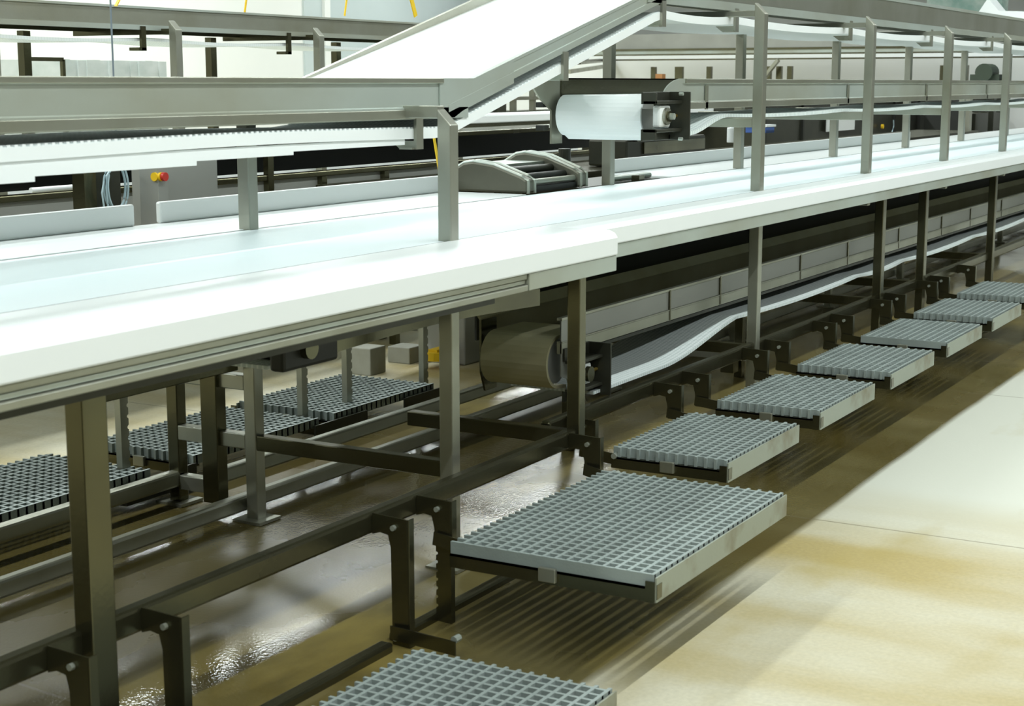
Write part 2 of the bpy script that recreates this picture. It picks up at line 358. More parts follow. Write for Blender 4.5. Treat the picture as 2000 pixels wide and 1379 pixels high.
# small joint covers on far lip
# ------------------------------------------------------------------ foot platforms
GP = .0415
def grating(mb, x0, x1, y0, y1, z, near_open=True, h=.04):
    """square-mesh moulded grating, top at z; inner edge (y1) cut through the cells so stubs stick out"""
    t = .011
    ny = int(round((y1-y0)/GP)); nx = int(round((x1-x0)/GP))
    xs0 = x0 + (.016 if near_open else 0)
    for j in range(ny):
        y = y0 + j*GP
        mb.box(x0+(0 if near_open else .002), x1-.001, y, y+t, z-h, z)
    for i in range(nx+1):
        x = xs0 + i*GP
        if x+t > x1+.001: break
        mb.box(x, x+t, y0, y1, z-h, z-.0008)
    return mb
def platform(x0, x1, y0, y1, z, bx, ry, label, near_open=True, leg_bot=.14, group='front foot platforms', back=False):
    t = thing('foot_platform', label, 'foot platform', ((x0+x1)/2, (y0+y1)/2, z-.09), group)
    s = -1 if back else 1
    grating(MB(), x0, x1, y0+.006, y1, z, near_open).build('grating', GRATE, t)
    # support frame: angle iron on near, far and outer sides
    fr = MB()
    fr.box(x0-.006, x0, y0, y1, z-.085, z-.041).box(x0-.006, x0+.03, y0, y1, z-.047, z-.041)
    fr.box(x1, x1+.006, y0, y1, z-.085, z-.041).box(x1-.03, x1+.006, y0, y1, z-.047, z-.041)
    fr.box(x0, x1, y1-.08, y1-.074, z-.085, z-.041)
    fr.build('support_frame', STEELD, t)
    yo = y0 if not back else y1
    MB().box(x0-.006, x1+.006, yo-.005, yo+.001, z-.085, z-.008).build('outer_edge', ALU, t)
    MB().box(x0-.006, x0+.03, yo-.007, yo-.005, z-.075, z-.03).box(x0-.012, x0-.006, yo, yo+.03, z-.085, z-.02).build('corner_plate', STEELD, t)
    # clip halfway along near side
    ym = (y0+y1)/2
    MB().box(x0-.022, x0-.006, ym-.03, ym+.03, z-.075, z-.03).build('clip', STEEL, t, .003)
    if not back:
        for k, b in enumerate(bx):
            zt = .305
            lb = leg_bot if not isinstance(leg_bot, tuple) else leg_bot[k]
            yl = ry-.135
            pl = MB()
            pl.prism([(ry, zt), (ry, .235), (ry-.03, .245), (ry-.06, .240), (yl+.065, .20), (yl+.062, lb), (yl, lb), (yl, zt-.006)], 'x', b, b+.005)
            pl.box(b, b+.03, yl-.005, yl, lb, zt-.006)
            br = pl.build('bracket', STEELD, t, .0015)
            MB().cyl((b-.006, yl+.05, .268), 'x', .009, .012, 8).build('bolt', STEELL, br)
            MB().cyl((b-.006, yl+.045, lb+.03), 'x', .009, .012, 8).build('bolt', STEELL, br)
            # hinge arm from bracket foot to grating frame
            a = MB().bar((b-.012, yl+.06, z-.035 if lb > 0 else lb+.05), (b-.012 if k == 0 else b-.05, y1-.03, z-.055), .006, .045)
            a.build('hinge_arm', STEELD, t)
            MB().cyl((b-.02, y1-.015, z-.035), 'x', .012, .03, 8).build('hinge_pin', STEELL, t)
    return t
platform(2.72, 3.80, 1.83, 2.49, -.015, (2.969, 4.027), 2.80, 'large square-mesh grey platform at the bottom edge of the photo, lowest of the row', True, -.125)
platform(4.17, 5.28, 1.875, 2.595, .205, (4.284, 5.374), 2.80, 'largest grey grating platform, jutting out in the middle foreground beside the near table', False, .14)
platform(1.5, 2.50, 1.83, 2.49, -.015, (1.62, 2.64), 2.80, 'nearest front platform, only its bracket showing at the lower left corner of the photo', True, -.125)
plabs = ['grey grating platform just past the largest one, its open cells and rusty edge clip showing',
 'grey grating platform standing opposite the first tall post of the far table',
 'grey grating platform two places past the one with the rusty edge clip',
 'grey grating platform with closed near edge, midway along the far row',
 'small-looking grey grating platform second from the right edge of the photo',
 'farthest grey grating platform, cut by the right edge of the photo',
 'grey grating platform beyond the right edge']
for k in range(6):
    x0 = 5.63 + 1.095*k
    platform(x0, x0+.80, 2.235, 2.735, .205, (x0+.115 if k else x0+.02, x0+.89), 2.96, plabs[k], k != 3, .14)
# long rack leg of the near big platform
rk = MB(); b = 4.284
pts = [(2.727, .14), (2.727, -.12), (2.668, -.12), (2.668, .14)]
edge = []
z = -.12
while z < .13: edge += [(2.727, z), (2.727, z+.018), (2.720, z+.022), (2.720, z+.028)]; z += .03
tag(MB().prism([(2.668, -.122)] + edge + [(2.668, .135)], 'x', b+.006, b+.03).build('rack_leg', STEELD), 'notched steel rack leg between the two nearest front platforms', 'leg')
# rear platforms on the far side of the table
rl = ['wet grey grating platform behind the table at the far left, under the thick corner leg',
      'grey grating platform behind the table between the two left rear legs',
      'grey grating platform behind the table, nearest the two grey floor blocks']
for (x0, x1, lab) in ((3.62, 4.72, rl[0]), (4.98, 5.86, rl[1]), (5.98, 6.86, rl[2])):
    platform(x0, x1, 4.36, 4.95, .11, (), 4.2, lab, True, group='rear foot platforms', back=True)
def rack(x, y, z0, z1, label):
    e = []; z = z0
    while z < z1-.03: e += [(x+.046, z), (x+.046, z+.026), (x+.038, z+.032), (x+.038, z+.04)]; z += .045
    t = MB().prism([(x, z0)] + e + [(x+.04, z1), (x, z1)], 'y', y, y+.03)
    return tag(t.build('rack_leg', STEEL), label, 'leg')
rack(4.66, 4.46, .06, .95, 'notched rack leg in front of the rear platform at the far left')
rack(5.86, 4.46, .03, .95, 'notched rack leg at the near end of the rear platform by the floor blocks')
rack(6.22, 4.46, .05, .95, 'notched rack leg rising through the middle of the rear platform by the floor blocks')
rack(6.91, 4.46, .03, .95, 'notched rack leg past the far end of the rear platforms')
for (x, lab) in ((4.55, 'dark angle foot under the far left rack leg'), (5.80, 'dark angle foot under the middle rack leg'), (6.55, 'dark angle foot under the farthest rack leg')):
    tag(MB().box(x, x+.42, 4.34, 4.35, .0, .085).box(x, x+.42, 4.34, 4.42, -.005, .002).build('angle_foot', DARKM), lab, 'bracket')
# ------------------------------------------------------------------ conveyors
def strip_path(fn, x0, x1, n):
    return [(x0+(x1-x0)*i/n, fn(x0+(x1-x0)*i/n)) for i in range(n+1)]
def sagfn(z0, sag, xs):
    def f(x):
        for i in range(len(xs)-1):
            if xs[i] <= x <= xs[i+1]:
                u = (x-xs[i])/(xs[i+1]-xs[i]); return z0 - 4*sag*u*(1-u)
        return z0
    return f
YF, YR = 3.15, 3.95
# --- upper conveyor
uc = thing('upper_conveyor', 'highest stainless belt conveyor, level at left then climbing a white incline to the top right', 'conveyor', (6, 3.45, 1.43))
def cbeam(mb, y, s, path, h, rim=.018, low=.04, t=.004, fl=.02):
    """sheet side beam: rim folded outward, recessed web, lower band standing proud. s=-1 faces the camera side"""
    prof = [(y, 0), (y+s*-1*fl, 0), (y+s*-1*fl, -t), (y+s*-1*.008, -rim), (y-s*.006, -rim-.002), (y-s*.006, -h+low), (y, -h+low-.002), (y, -h), (y-s*fl, -h), (y-s*fl, -h-.003), (y+s*.003, -h-.003), (y+s*.003, -h+low+.002), (y-s*.003, -h+low+.004), (y-s*.003, -rim), (y+s*.003, -rim+.002), (y+s*.003, 0)]
    # simple closed outline
    prof = [(y+s*.004, 0), (y-s*fl, 0), (y-s*fl, -.004), (y-s*.006, -.004), (y-s*.006, -h+.004), (y-s*fl, -h+.004), (y-s*fl, -h), (y+s*.006, -h), (y+s*.006, -h+low), (y-s*.0, -h+low+.004), (y-s*.0, -rim-.003), (y+s*.004, -rim)]
    return mb.sweep(prof, path)
def facing(m_low, m_rim): pass
cbeam(MB(), YF, -1, [(XL-.5, 1.668), (5.20, 1.668)], .146).build('side_beam', STEELL, uc)
MB().box(XL-.5, 5.02, YF-.010, YF-.003, 1.524, 1.556).build('beam_band', STEEL, uc, .002)
MB().box(XL-.5, 5.02, YF-.012, YF-.003, 1.650, 1.668).build('beam_band', STEEL, uc, .002)
# mitred joint plate and incline beam
MB().prism([(5.0, 1.524), (5.0, 1.668), (5.25, 1.668), (5.55, 1.745), (5.55, 1.65), (5.16, 1.548), (5.10, 1.524)], 'y', YF-.006, YF-.001).build('joint_plate', STEELL, uc)
MB().sweep([(YF-.005, 0), (YF+.02, 0), (YF+.02, -.006), (YF+.003, -.006), (YF+.003, -.070), (YF+.02, -.070), (YF+.02, -.078), (YF-.007, -.078), (YF-.007, -.052), (YF-.001, -.050), (YF-.001, -.014), (YF-.005, -.012)], [(5.06, 1.622), (7.38, 2.208)]).build('incline_beam', STEELL, uc)
MB().prism([(6.79, 2.018), (26, 2.018), (26, 2.21), (7.38, 2.21), (7.0, 2.12)], 'y', YF, YF+.012).build('side_beam', STEEL, uc)
MB().box(6.8, 26, YF-.007, YF, 2.018, 2.06).box(7.4, 26, YF-.006, YF+.02, 2.19, 2.212).build('beam_band', STEELL, uc)
# rear beam
MB().sweep([(YR, .05), (YR+.02, .05), (YR+.02, -.10), (YR, -.10)], [(XL-.5, 1.62), (5.25, 1.62), (7.38, 2.205), (26, 2.16)]).build('rear_beam', STEEL, uc)
# carrying surface of incline
MB().sweep([(YF+.01, -.002), (YR, -.002), (YR, -.02), (YF+.01, -.02)], [(XL-.5, 1.64), (5.22, 1.655), (7.38, 2.20), (26, 2.17)]).build('carrying_belt', POLY, uc)
# return belt: level, rising under the incline, then along the top
def ret(x):
    hsag = sagfn(1.962, .016, [6.95, 7.9, 9.8, 11.68, 13.55, 15.4, 17.3, 20.1])
    if x < 5.05: return 1.462 + .006*math.sin((x-3.2)*2.1)
    if x < 6.95: return 1.462 + (x-5.05)*(1.955-1.462)/1.9
    return hsag(x)
rp = strip_path(ret, XL-.5, 20, 190)
MB().sweep([(YF+.005, 0), (YR-.05, 0), (YR-.05, .022), (YF+.03, .022), (YF+.03, .030), (YF+.005, .030)], rp).build('return_belt', BELT, uc)
MB().sweep([(YF+.0, -.008), (YF+.004, -.008), (YF+.004, .028), (YF+.0, .028)], rp).build('belt_edge', POLY, uc)
# scalloped guide under the level run, three white strips of different depth
for (x0, x1, zz) in ((XL, 3.02, .060), (3.02, 3.66, .046), (3.66, 4.13, .033), (4.13, 4.78, .022)):
    MB().box(x0, x1, YF+.006, YF+.014, 1.455-zz, 1.456).build('guide_strip', POLY, uc)
# cleats seen along the belt
cl = MB(); x = 2.2
while x < 6.7:
    z = ret(x)+.03; cl.box(x, x+.012, YF+.004, YF+.03, z-.002, z+.004); x += .026
cl.build('belt_teeth', POLY, uc)['kind'] = 'stuff'
def hanger(x, z):
    h = MB(); h.box(x, x+.045, YF-.012, YF+.0, z, z+.12); h.prism([(YF, z), (YF, z+.03), (YF+.10, z+.03), (YF+.06, z)], 'x', x, x+.004)
    h.box(x-.02, x+.045, YF-.004, YF+.05, z+.0, z+.006)
    h.build('hanger', STEEL, uc)
hanger(4.83, 1.415); hanger(5.96, 1.66)
for x in (6.95, 7.87, 9.78, 11.66, 13.53, 15.4): hanger(x, 1.912)
# --- middle conveyor (starts under the incline)
mc = thing('middle_conveyor', 'eye-level stainless belt conveyor starting at the white drum under the incline', 'conveyor', (11, 3.45, 1.37))
cb = MB(); XM = 6.95
cbeam(cb, YF, -1, [(7.22, 1.672), (24, 1.672)], .148, .022, .036).build('side_beam', STEELL, mc)
MB().box(7.22, 24, YF-.010, YF-.003, 1.524, 1.558).box(7.25, 24, YF-.012, YF-.003, 1.650, 1.672).build('beam_band', STEEL, mc, .002)
# rounded nose of front beam
ns = [(7.22, 1.672)] + [(7.22-.24*math.sin(t), 1.56+.112*math.cos(t)) for t in [PI/2*i/8 for i in range(1, 9)]] + [(7.22, 1.56)]
MB().prism(ns, 'y', YF-.004, YF+.004).build('beam_nose', STEELL, mc)
MB().box(XM-.02, 24, 3.66, 3.68, 1.52, 1.675).box(XM-.02, 24, 3.66, 3.70, 1.669, 1.675).build('rear_beam', STEELD, mc)
MB().prism([(6.60, 1.675), (XM, 1.675), (XM, 1.36), (6.84, 1.36), (6.84, 1.52), (6.72, 1.58)], 'y', 3.665, 3.675).build('rear_end_plate', STEEL, mc)
def nose_belt(cx, cz, r, y0, y1, xtop, name, m, parent, drop=.0, extra=None):
    """belt wrapped round a drum: outer sheet, polygonal like a hinged belt"""
    n = 14; pts = [(xtop, cz+r+drop)] + [(cx-r*math.sin(PI*i/n), cz+r*math.cos(PI*i/n)) for i in range(n+1)] + (extra or [(xtop, cz-r)])
    mb = MB(); k = len(pts)
    inner = [(cx+(p[0]-cx)*.88 if p[0] < cx else p[0], cz+(p[1]-cz)*.88) for p in pts]
    for i in range(k-1):
        a, b2, c, d = pts[i], pts[i+1], inner[i+1], inner[i]
        mb.hexa([(a[0], y0, a[1]), (b2[0], y0, b2[1]), (c[0], y0, c[1]), (d[0], y0, d[1]), (a[0], y1, a[1]), (b2[0], y1, b2[1]), (c[0], y1, c[1]), (d[0], y1, d[1])])
    return mb.build(name, m, parent)
# hexa ordering for the belt gives closed slabs; top run hidden between beams
mx = [7.75, 9.68, 11.53, 13.37, 15.2, 17.0, 19]
mid = sagfn(1.478, .012, mx)
def mret(x):
    if x < 7.25: return 1.385 + .012*max(0, (x-6.95)/.3)
    if x < 7.75: u = (x-7.25)/.5; return 1.397 + (1.478-1.397)*(3*u*u-2*u**3)
    return mid(x)
nose_belt(6.93, 1.497, .098, 3.19, 3.64, 24, 'carrying_belt', POLY, mc, extra=[(6.97, 1.380)])
mp = strip_path(mret, 7.02, 19, 150)
MB().sweep([(3.12, 0), (3.64, 0), (3.64, .018), (3.12, .018)], mp).build('return_belt', BELT, mc)
MB().cyl((6.93, 3.415, 1.497), 'y', .080, .44, 28).build('drum', PANEL, mc, 0, True)
tk = MB(); # take-up bracket: plate with slot bars
tk.box(7.02, 7.03, 3.02, 3.13, 1.385, 1.61)
tk.box(6.72, 7.03, 3.125, 3.135, 1.555, 1.61).box(6.72, 7.03, 3.125, 3.135, 1.385, 1.44)
tk.box(6.72, 7.03, 3.06, 3.125, 1.555, 1.57).box(6.72, 7.03, 3.06, 3.125, 1.425, 1.44)
tk.box(6.72, 6.735, 3.06, 3.13, 1.39, 1.44).box(6.72, 6.735, 3.06, 3.13, 1.555, 1.605)
br = tk.build('take_up_bracket', DARKM, mc, .002)
MB().box(6.80, 6.925, 3.075, 3.115, 1.445, 1.55).build('bearing', POLY, br, .012)
MB().cyl((6.865, 3.070, 1.4975), 'y', .040, .016, 24).build('bearing_ring', STEEL, br)
MB().cyl((6.865, 3.060, 1.4975), 'y', .026, .02, 20).build('bearing_collar', STEELD, br)
MB().cyl((6.865, 3.045, 1.4975), 'y', .015, .03, 14).build('shaft_end', STEELL, br)
MB().tube([(6.92, 3.09, 1.498), (7.14, 3.09, 1.498)], .008, 10).build('adjusting_screw', BRASS, br)
for zz in (1.39, 1.60): MB().cyl((6.985, 3.05, zz), 'y', .008, .02, 8).build('bolt', STEELL, br)
for x in (7.5, 9.78, 11.6, 13.45):      # bolted splice plates on the beam
    MB().box(x, x+.03, YF-.010, YF-.004, 1.52, 1.64).build('splice_plate', STEEL, mc)
for (x, y) in ((6.8, 3.7), (6.8, 3.7)): pass
MB().box(6.78, 6.84, 3.68, 3.72, 1.535, 1.56).build('end_block', DARK, mc); MB().box(6.78, 6.84, 3.68, 3.72, 1.425, 1.45).build('end_block', DARK, mc)
# --- lower conveyor under the far table
lc = thing('lower_conveyor', 'belt conveyor under the far table, dull drum at its near end, sagging white belt', 'conveyor', (11, 3.35, .25))
Y1, Y2 = 3.15, 3.56
MB().box(5.97, 24, Y1, Y1+.004, .545, .648).build('side_panel', PANEL, lc)
MB().box(5.97, 24, Y1-.006, Y1+.02, .497, .545).box(5.97, 24, Y1-.008, Y1+.02, .545, .552).box(5.97, 24, Y1-.006, Y1+.02, .642, .655).build('side_band', STEEL, lc, .002)
MB().prism([(5.97, .648), (5.97, .40), (6.03, .38), (6.06, .30), (6.10, .30), (6.10, .648)], 'y', Y1-.003, Y1+.003).build('end_plate', PANEL, lc)
# rear beam: its inner face shows above the front one
MB().prism([(Y2, .40), (Y2+.01, .40), (Y2+.01, .615), (Y2+.045, .655), (Y2+.045, .665), (Y2, .622)], 'x', 5.99, 24).build('rear_beam', mat('olive_shaded_steel', (.33,.31,.19), .45, .3, (.26,.23,.11), 2.5), lc)  # shaded olive tone of the inner face put into its colour
MB().prism([(5.985, .615), (6.12, .615), (6.12, .29), (6.02, .29), (5.985, .38)], 'y', Y2-.004, Y2+.006).build('end_plate', STEELD, lc)
lowx = [7.82, 9.95, 10.96, 13.02, 15.0, 17.0, 19.0]
lows = sagfn(.418, .02, lowx)
def lret(x):
    if x < 7.82:
        if x < 6.9: return .296
        u = (x-6.9)/.95; return .296 + .122*(.35*u*u+.65*(3*u*u-2*u**3)) if u < 1 else .418
    return lows(x)
nose_belt(6.03, .452, .118, 3.19, 3.52, 6.30, 'carrying_belt', mat('dull_wet_belt', (.46,.43,.28), .25, .1, (.38,.36,.22), 3), lc, extra=[(6.1, .325)])
MB().sweep([(3.08, 0), (3.50, 0), (3.50, .014), (3.08, .014)], strip_path(lret, 6.15, 19, 160)).build('return_belt', BELT, lc)
MB().box(6.25, 24, 3.17, 3.54, .47, .485).build('slider_bed', DARKM, lc)
MB().cyl((6.03, 3.355, .452), 'y', .098, .30, 28).build('drum', PANEL, lc, 0, True)
tk = MB()
tk.box(6.215, 6.225, 3.03, 3.145, .285, .52)
tk.box(5.98, 6.22, 3.135, 3.145, .465, .52).box(5.98, 6.22, 3.135, 3.145, .285, .33)
tk.box(5.98, 6.22, 3.07, 3.135, .455, .468).box(5.98, 6.22, 3.07, 3.135, .33, .343)
br = tk.build('take_up_bracket', DARKM, lc, .002)
MB().box(6.03, 6.14, 3.085, 3.125, .35, .445).build('bearing', POLY, br, .012)
MB().cyl((6.085, 3.07, .40), 'y', .034, .02, 20).build('bearing_ring', STEELD, br)
MB().tube([(6.13, 3.10, .40), (6.34, 3.10, .40)], .008, 10).build('adjusting_screw', BRASS, br)
for x in (7.1, 7.75, 9.0, 9.9, 11.05, 12.2, 13.1, 14.2):
    MB().box(x, x+.014, Y1-.009, Y1-.0, .50, .648).build('stiffener', STEELD, lc)
MB().box(6.25, 24, 3.74, 3.75, .47, .93).build('added_dark_backing', DARK, lc)  # black sheet added to keep the gap under the table dark
# --- lower conveyor under the near table (its drive end shows)
ln = thing('lower_conveyor', 'short belt conveyor under the near table with a black bearing box at its end', 'conveyor', (4.6, 3.3, .72))
MB().box(3.98, 4.28, 3.10, 3.16, .735, .86).build('bearing_box', DARK, ln, .012)
MB().cyl((4.10, 3.09, .80), 'y', .035, .03, 16).build('bearing', STEELD, ln)
def nret(x): return .745 + .02*math.sin((x-4.2)*2.2)
MB().sweep([(3.18, 0), (3.52, 0), (3.52, .075), (3.50, .075), (3.50, .012), (3.18, .012)], strip_path(nret, 4.0, 5.8, 24)).build('return_belt', BELT, ln)
MB().sweep([(3.16, -.008), (3.18, -.008), (3.18, .062), (3.16, .062)], strip_path(nret, 4.28, 5.8, 24)).build('belt_guide', STEELD, ln)
MB().cyl((4.12, 3.35, .80), 'y', .06, .36, 20).build('drum', DARKM, ln, 0, True)
MB().box(3.6, 3.99, 3.20, 3.24, .80, .86).build('side_beam', STEELD, ln, .003)
# ------------------------------------------------------------------ roller guard on the table
rg = thing('roller_guard', 'stainless humped transfer unit with dark rollers between two side cheeks, on the table', 'roller unit', (7.3, 4.15, 1.10))
def cheek(x, y0, y1, hgt=.155):
    L = y1-y0
    p = [(y1, 1.10), (y1-.06*L, 1.10+.55*hgt), (y1-.28*L, 1.10+.95*hgt), (y1-.38*L, 1.10+hgt), (y1-.62*L, 1.10+.9*hgt), (y0+.07*L, 1.10+.55*hgt), (y0+.0*L, 1.10+.42*hgt), (y0, 1.10)]
    ck = MB().prism(p, 'x', x, x+.09).build('cheek', mat('worn_grey_steel', (.13,.13,.10), .4, .5, (.17,.17,.13), 4), rg, .012)
    for e in (.012, .078): MB().tube([(x+e, a, b) for a, b in p], .009, 8).build('cheek_rim', STEELL, ck)
cheek(7.02, 3.90, 4.42); cheek(7.60, 3.90, 4.45, .18)
MB().tube([(7.1, 4.0, 1.17), (7.62, 4.0, 1.17)], .022, 14).build('roller', DARK, rg, 0, True)
MB().tube([(7.1, 3.94, 1.15), (7.62, 3.94, 1.15)], .016, 12).build('roller', STEELL, rg, 0, True)
MB().tube([(7.1, 4.08, 1.20), (7.62, 4.08, 1.20)], .024, 14).build('roller', DARKM, rg, 0, True)
MB().box(7.1, 7.61, 4.12, 4.36, 1.22, 1.235).build('cover_plate', STEELL, rg)
MB().box(7.1, 7.62, 3.92, 4.30, 1.10, 1.13).build('base', DARK, rg)
# gap behind it: dark drive parts standing on a shelf
tag(MB().box(7.72, 8.75, 3.95, 4.32, 1.02, 1.09).build('drive_shelf', DARKM), 'dark shelf in the gap between the rear boards, beside the roller guard', 'shelf')
tag(MB().cyl((7.90, 4.15, 1.19), 'z', .035, .20, 14).box(7.85, 7.95, 4.10, 4.2, 1.09, 1.13).build('gear_motor', DARKM), 'dark upright motor right of the roller guard', 'motor')
tag(MB().tube([(8.1, 4.0, 1.11), (8.7, 4.0, 1.11)], .018, 10).build('guide_rod', STEELL), 'bright short rod lying in the gap right of the roller guard', 'rod')
tag(MB().box(8.35, 8.42, 3.9, 3.95, 1.09, 1.125).build('clamp_block', STEELD), 'small brown steel block on the rear seam of the table', 'block')
# ------------------------------------------------------------------ machine row just behind the table
YM = 5.6
mr = thing('machine_bed', 'long grey-panelled conveyor bed just behind the table with a dark open slot', 'conveyor bed', (6, 5.8, .2))
MB().box(1.5, 12.0, YM, YM+.02, .80, 1.112).build('side_panel', PANEL, mr)
MB().box(1.5, 12.0, YM-.03, YM+.03, 1.112, 1.145).build('rail', STEELD, mr, .006)
MB().box(1.5, 12.0, YM+.35, YM+.37, 1.13, 1.30).build('inner_wall', DARK, mr)
MB().box(1.5, 12.0, YM+.0, YM+.45, 1.30, 1.33).build('top_rail', STEELD, mr, .004)
MB().box(1.5, 12.0, YM+.02, YM+.35, 1.09, 1.11).build('slot_floor', DARK, mr)
for x in (3.0, 5.05, 7.05, 7.55, 8.2, 9.6): MB().box(x, x+.05, YM-.035, YM-.001, .80, 1.33 if x in (3.0, 5.05, 7.05) else 1.112).build('upright', STEELD, mr)
for x in (2.5, 8.5, 11): MB().box(x, x+.05, YM+.1, YM+.15, -.03, .82).build('leg', STEELD, mr)
cabn = thing('control_cabinet', 'grey steel control cabinet with a red emergency stop behind the table', 'control cabinet', (5.9, 5.3, .9))
kx = ony(307, 300, 4.75).x; ky = onx(272, 346, kx).y; kr = ony(322, 346, 4.75).x
MB().box(kx, kr+.02, 4.75, ky, .90, 1.34).build('body', PANEL, cabn, .003)
c = ony(306, 346, 4.74)
MB().cyl((kx-.004, 4.765, c.z), 'x', .019, .012, 18).cyl((kx+.012, 4.744, c.z), 'y', .019, .012, 18).build('stop_collar', YEL, cabn)
MB().cyl((kx+.018, 4.732, c.z), 'y', .019, .02, 18).build('stop_button', RED, cabn)
k2 = ony(322, 346, 4.9).x; k3 = ony(425, 346, 4.9).x
MB().box(k2, k3, 4.9, 5.1, .90, 1.335).build('side_box', PANEL, cabn, .003)
hs = MB()
ctr = ony(231, 365, 4.9)
for k, (ry, rz, oy) in enumerate(((.062, .105, 0), (.058, .098, .012), (.066, .102, .022))):
    hs.tube([(ctr.x + ry*math.cos(t), 4.9+oy, ctr.z + rz*math.sin(t)) for t in [2*PI*i/36 for i in range(36)]], .0045, 8, True)
hs.tube([(ctr.x-.06, 4.9, ctr.z-.16), (ctr.x-.075, 4.9, ctr.z), (ctr.x-.07, 4.9, ctr.z+.05), (ctr.x, 4.9, ctr.z+.12)], .004, 8)
hs.tube([(ctr.x-.08, 4.9, ctr.z-.16), (ctr.x-.10, 4.9, ctr.z-.02), (ctr.x-.085, 4.9, ctr.z+.03)], .004, 8)
tag(hs.build('hose_coil', CLEARH), 'coil of pale blue hose hanging left of the control cabinet', 'hose')
# backing plate behind hose
tag(MB().box(ctr.x-.12, ctr.x+.12, 5.0, 5.02, .95, 1.30).build('mounting_plate', DARKM), 'dark plate behind the coiled hose', 'plate')
u0 = ony(150, 330, 5.0)
tag(MB().box(u0.x, u0.x+.07, 4.96, 5.03, .8, 1.33).build('machine_upright', STEELD), 'dark steel upright left of the coiled hose', 'post')
c = ony(60, 372, 5.2); d = ony(150, 367, 5.2)
tag(MB().tube([(c.x, 5.2, c.z), (d.x+.03, 5.2, c.z)], .012, 12).build('white_roller', POLY), 'white roller lying in the dark slot at the left, lower of two', 'roller')
c = ony(110, 338, 5.5); d = ony(150, 336, 5.5)
tag(MB().tube([(c.x, 5.5, c.z), (d.x+.03, 5.5, c.z)], .009, 12).build('white_roller', POLY), 'short white roller in the dark slot at the left, upper of two', 'roller')
# ------------------------------------------------------------------ second line further back (left)
Y7 = 7.0
sl = thing('rear_conveyor', 'high steel conveyor of the second line crossing the upper left background', 'conveyor', (9, 7.3, 1.9))
MB().box(3.5, 13.2, Y7, Y7+.012, 2.0, 2.115).build('side_beam', STEEL, sl)
MB().box(3.5, 13.2, Y7-.012, Y7+.03, 2.108, 2.122).box(3.5, 13.2, Y7-.01, Y7+.03, 1.978, 2.008).build('beam_band', STEELL, sl)
MB().box(3.5, 13.2, Y7+.6, Y7+.612, 1.98, 2.10).build('rear_beam', STEELD, sl)
MB().box(3.5, 13.2, Y7+.02, Y7+.59, 2.07, 2.09).build('carrying_belt', POLY, sl)
MB().sweep([(Y7+.02, 0), (Y7+.55, 0), (Y7+.55, .02), (Y7+.02, .02)], strip_path(sagfn(1.915, .02, [3.5, 6.2, 7.75, 9.24, 10.9, 12.5, 14]), 3.5, 13.2, 60)).build('return_belt', BELT, sl)
for x in (7.62, 9.10, 6.2): MB().box(x, x+.04, Y7-.02, Y7+.0, 1.85, 2.0).box(x-.03, x+.04, Y7-.02, Y7+.06, 1.85, 1.87).build('hanger', STEELD, sl)
def bpost(x, y, z1, parent, w=.058): post(MB(), x, y, -.03, z1, w, w).build('post', STEEL, parent, .003)
s2 = thing('rear_line_frame', 'steel posts carrying the second line in the upper left background', 'frame', (9, 7.2, -.03))
for x in (6.3, 7.80, 9.31, 11.2): bpost(x, 6.86, 2.04, s2)
for x in (5.8, 6.93, 8.74, 10.3, 12.2):
    q = 7.75; post(MB(), x+.45, q, -.03, 1.98, .06, .06, False).build('post', STEELD, s2, .003)
for x in (7.80, 9.31): MB().box(x+.01, x+.05, 6.92, 7.75, 1.955, 1.99).build('cross_arm', STEELD, s2)
MB().box(3, 14, 6.86, 6.92, .9, .96).build('rail', STEELD, s2)
tag(MB().box(3.5, 13.5, 6.95, 7.75, 1.0, 1.06).build('rear_table', POLY), 'white table of the second line in the left background', 'table')
# machine with film wrap, thin brown frame
c = ony(122, 140, 9.5); d = ony(325, 140, 9.5); tz = ony(200, 117, 9.5).z
wr = MB(); n = 14
for i in range(n):
    x0 = c.x + (d.x-c.x)*i/n; x1 = c.x + (d.x-c.x)*(i+1)/n
    wr.box(x0, x1, 9.5+.015*math.sin(i*1.7), 10.2, 1.0, tz - .006*abs(math.sin(i*2.3)))
tag(wr.build('wrapped_machine', WRAP), 'grey machine wrapped in clear film in the left background', 'machine')
c = ony(54, 115, 9.3); d = ony(122, 116, 9.3)
tag(MB().bar((c.x, 9.3, 0), (c.x, 9.3, c.z), .03).bar((c.x-.015, 9.3, c.z), (d.x, 9.3, c.z), .03).bar((d.x, 9.3, 0), (d.x, 9.3, c.z), .03).build('tube_frame', STEELD), 'thin brown tube frame left of the film-wrapped machine', 'frame')
# hanging cable and yellow strips
c = ony(218, 60, 6.0)
tag(MB().tube([(c.x, 6.0, .9), (c.x, 6.0, 5.3)], .005, 8).build('hanging_cable', CABLE), 'thin blue-grey cable hanging down at the upper left', 'cable')
def strip(px0, py0, px1, py1, Y, label, wd=.02):
    a = ony(px0, py0, Y); b_ = ony(px1, py1, Y)
    dd = (a-b_); a = a + dd*((5.28-a.z)/dd.z) if py0 <= 0 else a
    tag(MB().bar(tuple(a), tuple(b_), wd, .006).build('yellow_strap', YEL), label, 'strap')
strip(232, 0, 226, 12, 6.6, 'yellow strap end hanging at the top left beside the grey cable')
strip(481, 0, 478, 24, 8.6, 'short yellow strap hanging above the rear conveyor, left of centre')
strip(677, 0, 673, 31, 8.2, 'faint yellow strap hanging against the pale blue cladding')
strip(804, 0, 812, 32, 4.3, 'bright yellow strap hanging down behind the white incline', .026)
strip(847, 264, 860, 346, 3.95, 'yellow strap slanting behind the nearest tall post', .014)
